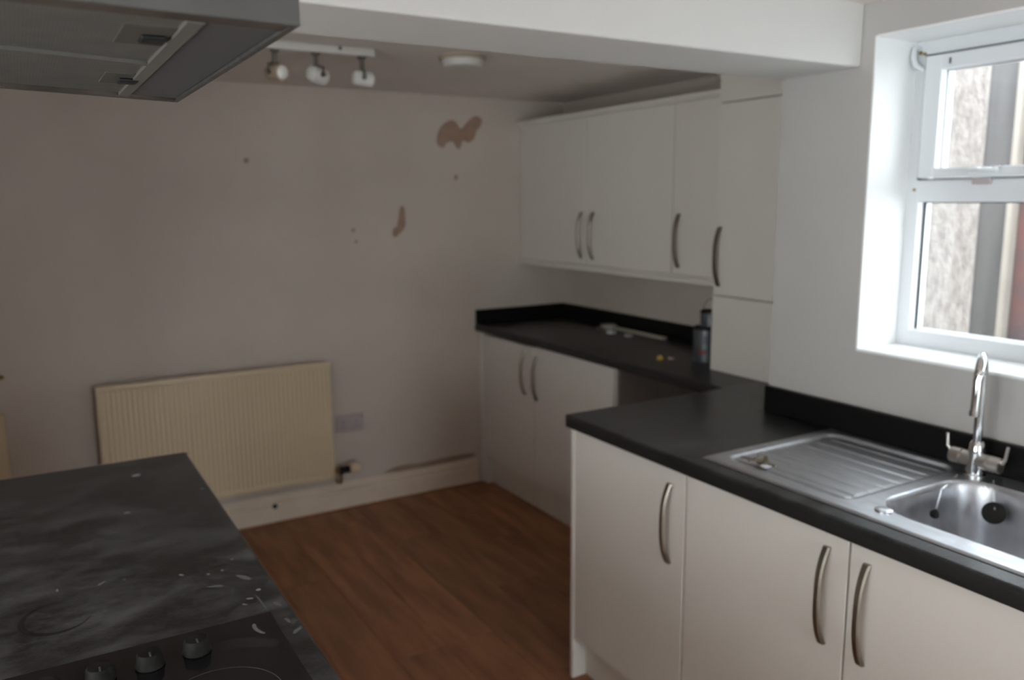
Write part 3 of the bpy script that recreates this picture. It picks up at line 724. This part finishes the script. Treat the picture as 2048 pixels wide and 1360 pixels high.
# ------------------------------------------------------------------ socket
so = thing('double_socket', 'grey-white double wall socket just right of the radiator', 'socket', (1.373, 3.96, 0.41))
obj('face_plate', B(1.300, 1.446, YF - 0.012, YF - 0.001, 0.411, 0.499, 0.004), 'socket', so)
for cx in (1.337, 1.409):
    obj('rocker_switch', B(cx - .005, cx + .005, YF - 0.0155, YF - 0.011, 0.480, 0.494, 0.001, 1), 'socket', so)
    bm = B(cx - .002, cx + .002, YF - 0.0126, YF - 0.0118, 0.456, 0.466)
    box(bm, cx - .013, cx - .006, YF - 0.0126, YF - 0.0118, 0.434, 0.438); box(bm, cx + .006, cx + .013, YF - 0.0126, YF - 0.0118, 0.434, 0.438)
    obj('pin_holes', bm, 'black', so)

# ------------------------------------------------------------------ left edge bits
lb = thing('cream_board', 'cream board end standing against the far wall at the left edge', 'board', (-0.32, 3.93, 0.0))
obj('board_face', B(-0.62, -0.122, 3.925, 3.948, 0.0, 0.715, 0.003), 'rad', lb)
bm = bmesh.new(); tube(bm, [(-0.16, YF - .002, 0.868), (-0.16, YF - .05, 0.868), (-0.145, YF - .062, 0.870), (-0.108, YF - .066, 0.878)], 0.008, 12)
tag(obj('brass_hook', bm, 'brass', loc=(-0.15, YF, 0.868), smooth=True), 'small brass hook on the far wall at the left edge', 'hook')

# ------------------------------------------------------------------ ceiling lights
sl = thing('spotlight_bar', 'white ceiling bar with three swivel spotlights in front of the far wall', 'light', (0.94, 2.9, 2.115))
BY = 2.90
bm = B(0.660, 1.150, BY - 0.022, BY + 0.022, 2.086, 2.1145, 0.006, 3)
obj('ceiling_bar', bm, 'lampwhite', sl, smooth=True)
obj('bar_screw', cyl(bmesh.new(), (1.02, BY - .024, 2.105), (1.02, BY - .020, 2.105), 0.007, seg=12), 'lampmetal', sl)
def head(cx, d, roll_face):
    d = Vector(d).normalized(); c = Vector((cx, BY, 2.012))
    st = obj('spot_stem', tube(bmesh.new(), [(cx, BY, 2.088), (cx, BY, 2.045), (cx, BY, 2.040)], 0.0080, 12), 'lampmetal', sl, smooth=True)
    bm = bmesh.new(); lathe(bm, (cx, BY, 2.086), (0, 0, -1), [(0, 0.016), (0.006, 0.016), (0.010, 0.008)], 18)
    obj('stem_cup', bm, 'lampmetal', st, smooth=True)
    bm = bmesh.new(); lathe(bm, c - d * 0.036, d, [(0, 0.014), (0.004, 0.022), (0.012, 0.0265), (0.070, 0.0285), (0.0705, 0.024), (0.066, 0.023)], 28)
    h = obj('spot_head', bm, 'lampcream' if roll_face else 'lampwhite', sl, smooth=True)
    bm = bmesh.new(); lathe(bm, c + d * 0.0305, d, [(0, 0.0228), (0.006, 0.0225), (0.011, 0.017), (0.013, 0.004)], 26)
    obj('bulb_face', bm, 'bulb', h, smooth=True)
    s = d.cross(Vector((0, 0, 1))).normalized()
    bm = bmesh.new(); cyl(bm, c - s * 0.034, c - s * 0.026, 0.009, seg=14); cyl(bm, c + s * 0.026, c + s * 0.034, 0.009, seg=14)
    tube(bm, [c - s * 0.032, c - s * 0.033 + Vector((0, 0, 0.022)), c + Vector((0, 0, 0.034)), c + s * 0.033 + Vector((0, 0, 0.022)), c + s * 0.032], 0.0045, 8)
    obj('swivel_yoke', bm, 'lampmetal', h, smooth=True)
head(0.797, (0.42, -0.90, -0.10), True)
head(0.938, (0.75, 0.45, -0.12), False)
head(1.106, (0.97, -0.15, -0.10), False)
sa = thing('smoke_alarm', 'round cream-white smoke alarm on the recess ceiling', 'smoke alarm', (1.50, 2.88, 2.115))
bm = bmesh.new(); lathe(bm, (1.50, 2.88, 2.115), (0, 0, -1), [(0, 0.088), (0.012, 0.090), (0.014, 0.084)], 40)
obj('base_plate', bm, 'lampcream', sa, smooth=True)
bm = bmesh.new(); lathe(bm, (1.50, 2.88, 2.101), (0, 0, -1), [(0, 0.080), (0.014, 0.078), (0.024, 0.070), (0.028, 0.052), (0.029, 0.006)], 40)
obj('cover', bm, 'lampwhite', sa, smooth=True)

# ------------------------------------------------------------------ island with hob
IX, IY = 0.337, 2.310
il = thing('island_worktop', 'dusty black worktop of the left run in the foreground with inset hob', 'worktop', (0.03, 1.2, 0.87))
HBX0, HBX1, HBY0, HBY1 = -0.275, 0.299, 0.785, 1.291
bm = bmesh.new()
pr = [(-0.30, 0.87), (-0.30, 0.91)]
for k in range(6):
    a = math.pi / 2 * k / 5; pr.append((IX - 0.007 + 0.007 * math.sin(a), 0.903 + 0.007 * math.cos(a)))
pr += [(IX, 0.874), (IX - 0.004, 0.87)]
extrude_profile(bm, pr, 'y', -0.6, IY - 0.012)
# rounded far corner
ring = [(-0.30, IY - 0.012), (-0.30, IY)] + [(IX - 0.012 + 0.012 * math.sin(a), IY - 0.012 + 0.012 * math.cos(a)) for a in [math.pi / 2 * k / 6 for k in range(7)]]
extrude_profile(bm, ring, 'z', 0.8705, 0.9098)
obj('worktop_slab', bm, 'top_island', il, smooth=True, angle=0.5)
bc2 = thing('base_cabinet', 'white base cabinet hidden beneath the foreground island worktop', 'cabinet', (0.0, 1.0, 0))
bm = B(-0.28, 0.290, -0.58, 2.28, 0.150, 0.869); obj('carcass', bm, 'carc', bc2)
for (a, b) in ((-0.55, 0.04), (0.044, 0.64), (0.644, 1.24), (1.244, 1.76), (1.764, 2.27)):
    obj('door', B(0.291, 0.309, a, b, 0.15, 0.855, 0.002), 'cab', bc2)
obj('base_plinth', B(-0.26, 0.25, -0.56, 2.24, 0.001, 0.149), 'plinthm', bc2)

hb = thing('hob', 'black glass electric hob with knobs set in the foreground worktop', 'hob', (0.01, 1.04, 0.91))
obj('glass_plate', B(HBX0, HBX1, HBY0, HBY1, 0.9102, 0.9150, 0.0015, 2), 'glassblk', hb)
def ring_flat(cx, cy, z, r0, r1, n=48):
    bm = bmesh.new()
    A = [bm.verts.new((cx + r0 * math.cos(2 * math.pi * k / n), cy + r0 * math.sin(2 * math.pi * k / n), z)) for k in range(n)]
    Bq = [bm.verts.new((cx + r1 * math.cos(2 * math.pi * k / n), cy + r1 * math.sin(2 * math.pi * k / n), z)) for k in range(n)]
    for k in range(n): bm.faces.new((A[k], A[(k + 1) % n], Bq[(k + 1) % n], Bq[k]))
    return bm
for cx, cy, r in ((0.178, 1.075, 0.082), (0.165, 0.875, 0.072), (-0.12, 1.06, 0.082), (-0.12, 0.875, 0.095)):
    obj('cooking_zone_ring', ring_flat(cx, cy, 0.91515, r - 0.0009, r + 0.0004), 'ring', hb)
for k in range(4):
    cx, cy = 0.172 - k * 0.0655, 1.222 - 0.004 * k
    bm = bmesh.new(); lathe(bm, (cx, cy, 0.9152), (0, 0, 1), [(0, 0.0190), (0.002, 0.0205), (0.006, 0.0195), (0.019, 0.0180), (0.022, 0.0155), (0.0225, 0.003)], 30)
    kn = obj('knob', bm, 'knob', hb, smooth=True)
    obj('pointer', B(cx - .0012, cx + .0012, cy - .0155, cy - .004, 0.9375, 0.9386), 'ring', kn)
def smear(pts, z, name, par, mt='mark'):
    bm = bmesh.new(); bm.faces.new([bm.verts.new((a, b, z)) for a, b in pts]); bmesh.ops.triangulate(bm, faces=bm.faces[:])
    return obj(name, bm, mt, par)
smear(smooth_poly([(0.262, 1.262), (0.268, 1.262), (0.266, 1.246), (0.270, 1.232), (0.275, 1.222), (0.269, 1.223), (0.262, 1.236), (0.260, 1.250)]), 0.91515, 'scratch_mark', hb, 'faintmark')

def fleck(cx, cy, rx, ry, a=0.0, n=12, mt='mark'):
    pts = [(cx + rx * math.cos(t) * math.cos(a) - ry * math.sin(t) * math.sin(a), cy + rx * math.cos(t) * math.sin(a) + ry * math.sin(t) * math.cos(a)) for t in [2 * math.pi * k / n for k in range(n)]]
    pts = [(x + random.uniform(-.12, .12) * rx, y + random.uniform(-.12, .12) * ry) for x, y in pts]
    return smear(pts, 0.9103, 'paint_fleck', il, mt)
for cx, cy, rx, ry, a in ((0.195, 2.169, .011, .012, 0), (0.147, 1.906, .007, .007, 0), (0.291, 1.540, .0026, .003, 0), (0.303, 1.387, .0042, .0045, 0), (0.282, 1.362, .003, .006, 1.0),
                          (0.197, 1.520, .003, .006, .4), (0.240, 1.497, .003, .003, 0), (0.270, 1.345, .002, .005, .8), (0.265, 1.500, .0025, .004, 0), (0.070, 1.560, .002, .010, 2.3), (0.000, 1.57, .002, .006, 0)):
    fleck(cx, cy, rx, ry, a)
for cx, cy, rx, ry, a in ((0.292, 1.450, .006, .020, .5), (0.240, 1.440, .004, .016, 1.2), (0.318, 1.318, .004, .012, .3), (0.322, 1.215, .004, .012, -.8), (0.317, 1.255, .003, .010, .2), (0.296, 1.335, .0015, .035, .05)):
    fleck(cx, cy, rx, ry, a, mt='faintmark')
# dark arc left by a pan or lid
bm = bmesh.new(); A = []; Bq = []
for k in range(22):
    a = 0.3 + 4.4 * k / 21; w_ = 0.0045 * math.sin(math.pi * k / 21) + 0.0006
    A.append(bm.verts.new((-0.004 + (0.052 - w_) * math.cos(a + 1.2), 1.462 + (0.052 - w_) * 1.1 * math.sin(a + 1.2), 0.9103))); Bq.append(bm.verts.new((-0.004 + (0.052 + w_) * math.cos(a + 1.2), 1.462 + (0.052 + w_) * 1.1 * math.sin(a + 1.2), 0.9103)))
for k in range(21): bm.faces.new((A[k], A[k + 1], Bq[k + 1], Bq[k]))
obj('ring_mark', bm, 'darkmark', il, label='dark curved ring mark on the dusty surface')

# ------------------------------------------------------------------ extractor hood
hz = 1.720
hd_ = thing('cooker_hood', 'grey steel extractor hood with mesh grease filters at top left', 'extractor hood', (-0.05, 0.98, hz))
c_ = [(0.211, 0.688), (0.211, 1.284), (-0.40, 1.120), (-0.40, 0.655)]
def prism(poly, z0, z1, bev=0.0):
    bm = bmesh.new(); extrude_profile(bm, poly, 'z', z0, z1)
    return bm
# walls of the visor (hollow, open below)
def inset(poly, d0):
    n = len(poly); out = []
    cx = sum(p[0] for p in poly) / n; cy = sum(p[1] for p in poly) / n
    for k in range(n):
        p, a, b = Vector(poly[k]), Vector(poly[k - 1]), Vector(poly[(k + 1) % n])
        d1 = (p - a).normalized(); d2 = (b - p).normalized()
        n1 = Vector((-d1.y, d1.x)); n2 = Vector((-d2.y, d2.x))
        if n1.dot(Vector((cx, cy)) - p) < 0: n1 = -n1
        if n2.dot(Vector((cx, cy)) - p) < 0: n2 = -n2
        out.append(tuple(p + (n1 + n2) * d0 / (1 + n1.dot(n2))))
    return out
bm = bmesh.new()
O, I = c_, inset(c_, 0.006)
def quad_ring(bm, O, I, z0, z1):
    n = len(O); vo0 = [bm.verts.new((*p, z0)) for p in O]; vi0 = [bm.verts.new((*p, z0)) for p in I]; vo1 = [bm.verts.new((*p, z1)) for p in O]; vi1 = [bm.verts.new((*p, z1)) for p in I]
    for k in range(n):
        j = (k + 1) % n
        bm.faces.new((vo0[k], vo0[j], vo1[j], vo1[k])); bm.faces.new((vi0[j], vi0[k], vi1[k], vi1[j]))
        bm.faces.new((vo0[j], vo0[k], vi0[k], vi0[j])); bm.faces.new((vo1[k], vo1[j], vi1[j], vi1[k]))
quad_ring(bm, O, I, hz, hz + 0.060)
obj('visor_casing', bm, 'hood', hd_)
obj('casing_top', prism(I, hz + 0.052, hz + 0.060), 'hood', hd_)
obj('chimney', B(-0.30, 0.0, 0.82, 1.12, hz + 0.0605, 2.089, 0.003), 'hood', hd_)
# underside pieces
def clip_y(x, side):       # y of near/far edge at x
    if side == 'far': return 1.284 + (x - 0.211) * (1.284 - 1.120) / 0.611
    return 0.688 + (x - 0.211) * (0.688 - 0.655) / 0.611
rim = 0.030
def slab(x0, x1, e0, e1, z0, z1, near=None, far=None):
    def yn(x): return (near if near is not None else clip_y(x, 'near')) + e0
    def yf(x): return (far if far is not None else clip_y(x, 'far')) - e1
    return prism([(x0, yn(x0)), (x1, yn(x1)), (x1, yf(x1)), (x0, yf(x0))], z0, z1)
obj('front_panel', slab(0.1465, 0.204, 0.031, 0.020, hz + 0.003, hz + 0.009), 'hood_dark', hd_, label='plain dark grey underside panel')
obj('near_rim', slab(-0.393, 0.204, 0.007, -0.030, hz + 0.001, hz + 0.008) if False else prism([(-0.393, 0.663), (0.204, 0.695), (0.204, 0.718), (-0.393, 0.686)], hz + 0.0005, hz + 0.008), 'hood_rust', hd_, label='stained brown near rim')
obj('far_rim', prism([(-0.393, 1.100), (0.204, 1.260), (0.204, 1.276), (-0.393, 1.115)], hz + 0.0005, hz + 0.008), 'hood_rust', hd_)
obj('dark_gap', slab(0.1425, 0.1465, 0.031, 0.020, hz + 0.010, hz + 0.014), 'black', hd_)
obj('filter_rail', slab(0.1296, 0.1425, 0.031, 0.030, hz - 0.0005, hz + 0.006), 'rail', hd_, label='pale metal rail along the filter')
def filt(pl_, name, lt):
    f = obj('grease_filter', prism(pl_, hz + 0.003, hz + 0.010), 'mesh', hd_, label=name)
    # perforated face: small raised diamonds as one joined part
    bm = bmesh.new()
    x0 = min(p[0] for p in pl_); x1 = max(p[0] for p in pl_); y0 = min(p[1] for p in pl_); y1 = max(p[1] for p in pl_)
    def inside(x, y):
        n = len(pl_); s = None
        for k in range(n):
            a, b = pl_[k], pl_[(k + 1) % n]; c = (b[0] - a[0]) * (y - a[1]) - (b[1] - a[1]) * (x - a[0])
            if s is None: s = c > 0
            elif (c > 0) != s: return False
        return True
    q = 0; yy = y0
    while yy < y1:
        xx = x0 + (0.003 if q % 2 else 0)
        while xx < x1:
            if inside(xx, yy) and inside(xx + .003, yy) and xx > -0.16:
                vs = [bm.verts.new((xx - .0017, yy, hz + .0028)), bm.verts.new((xx, yy + .0011, hz + .0028)), bm.verts.new((xx + .0017, yy, hz + .0028)), bm.verts.new((xx, yy - .0011, hz + .0028))]
                bm.faces.new(vs)
            xx += 0.006
        yy += 0.0021; q += 1
    h_ = obj('perforations', bm, 'black' if lt else 'hood_dark', f); h_['kind'] = 'stuff'
    return f
yd = lambda x: 0.952 + (x - 0.13) * 0.27      # dividing line between the two filters
f1 = filt([(-0.39, 0.688), (0.1295, 0.715), (0.1295, yd(0.1295) - 0.004), (-0.39, yd(-0.39) - 0.004)], 'nearer mesh filter with latch', False)
f2 = filt([(-0.39, yd(-0.39) + 0.006), (0.1295, yd(0.1295) + 0.006), (0.1295, 1.226), (-0.39, 1.090)], 'farther smooth-looking mesh filter', False)
obj('filter_divider', prism([(-0.39, yd(-0.39) - 0.004), (0.1295, yd(0.1295) - 0.004), (0.1295, yd(0.1295) + 0.006), (-0.39, yd(-0.39) + 0.006)], hz - 0.0005, hz + 0.006), 'rail', hd_, label='pale strip between the filters')
for f, a, b, s in ((f1, 0.088, 0.798, 1.0), (f2, 0.098, 1.080, 1.0)):
    obj('latch_plate', B(a, 0.1293, b - 0.038, b + 0.048, hz + 0.0018, hz + 0.0035, 0.0005, 1), 'latchplate', f)
    obj('latch', B(a + 0.017, a + 0.037, b - 0.006, b + 0.020, hz - 0.0025, hz + 0.0015, 0.001, 1), 'black', f, label='dark sliding latch')

# ------------------------------------------------------------------ groups of alike things
for base, g in (('base_cabinet', 'white base cabinets'), ('wall_cabinet', 'white wall cabinets over the far worktop'), ('worktop', 'black laminate worktops on the right'),
                ('plinth', 'white plinth boards'), ('plastic_clip', 'white clips on the far worktop'), ('wall_plug', 'tiny coloured caps on the far worktop'),
                ('paint_tin', 'stacked paint tins by the boiler cupboard'), ('sink_plug', 'plugs on chains in the sink')):
    for o in bpy.data.objects:
        if o.parent is None and o.name.split('.')[0] == base: o['group'] = g
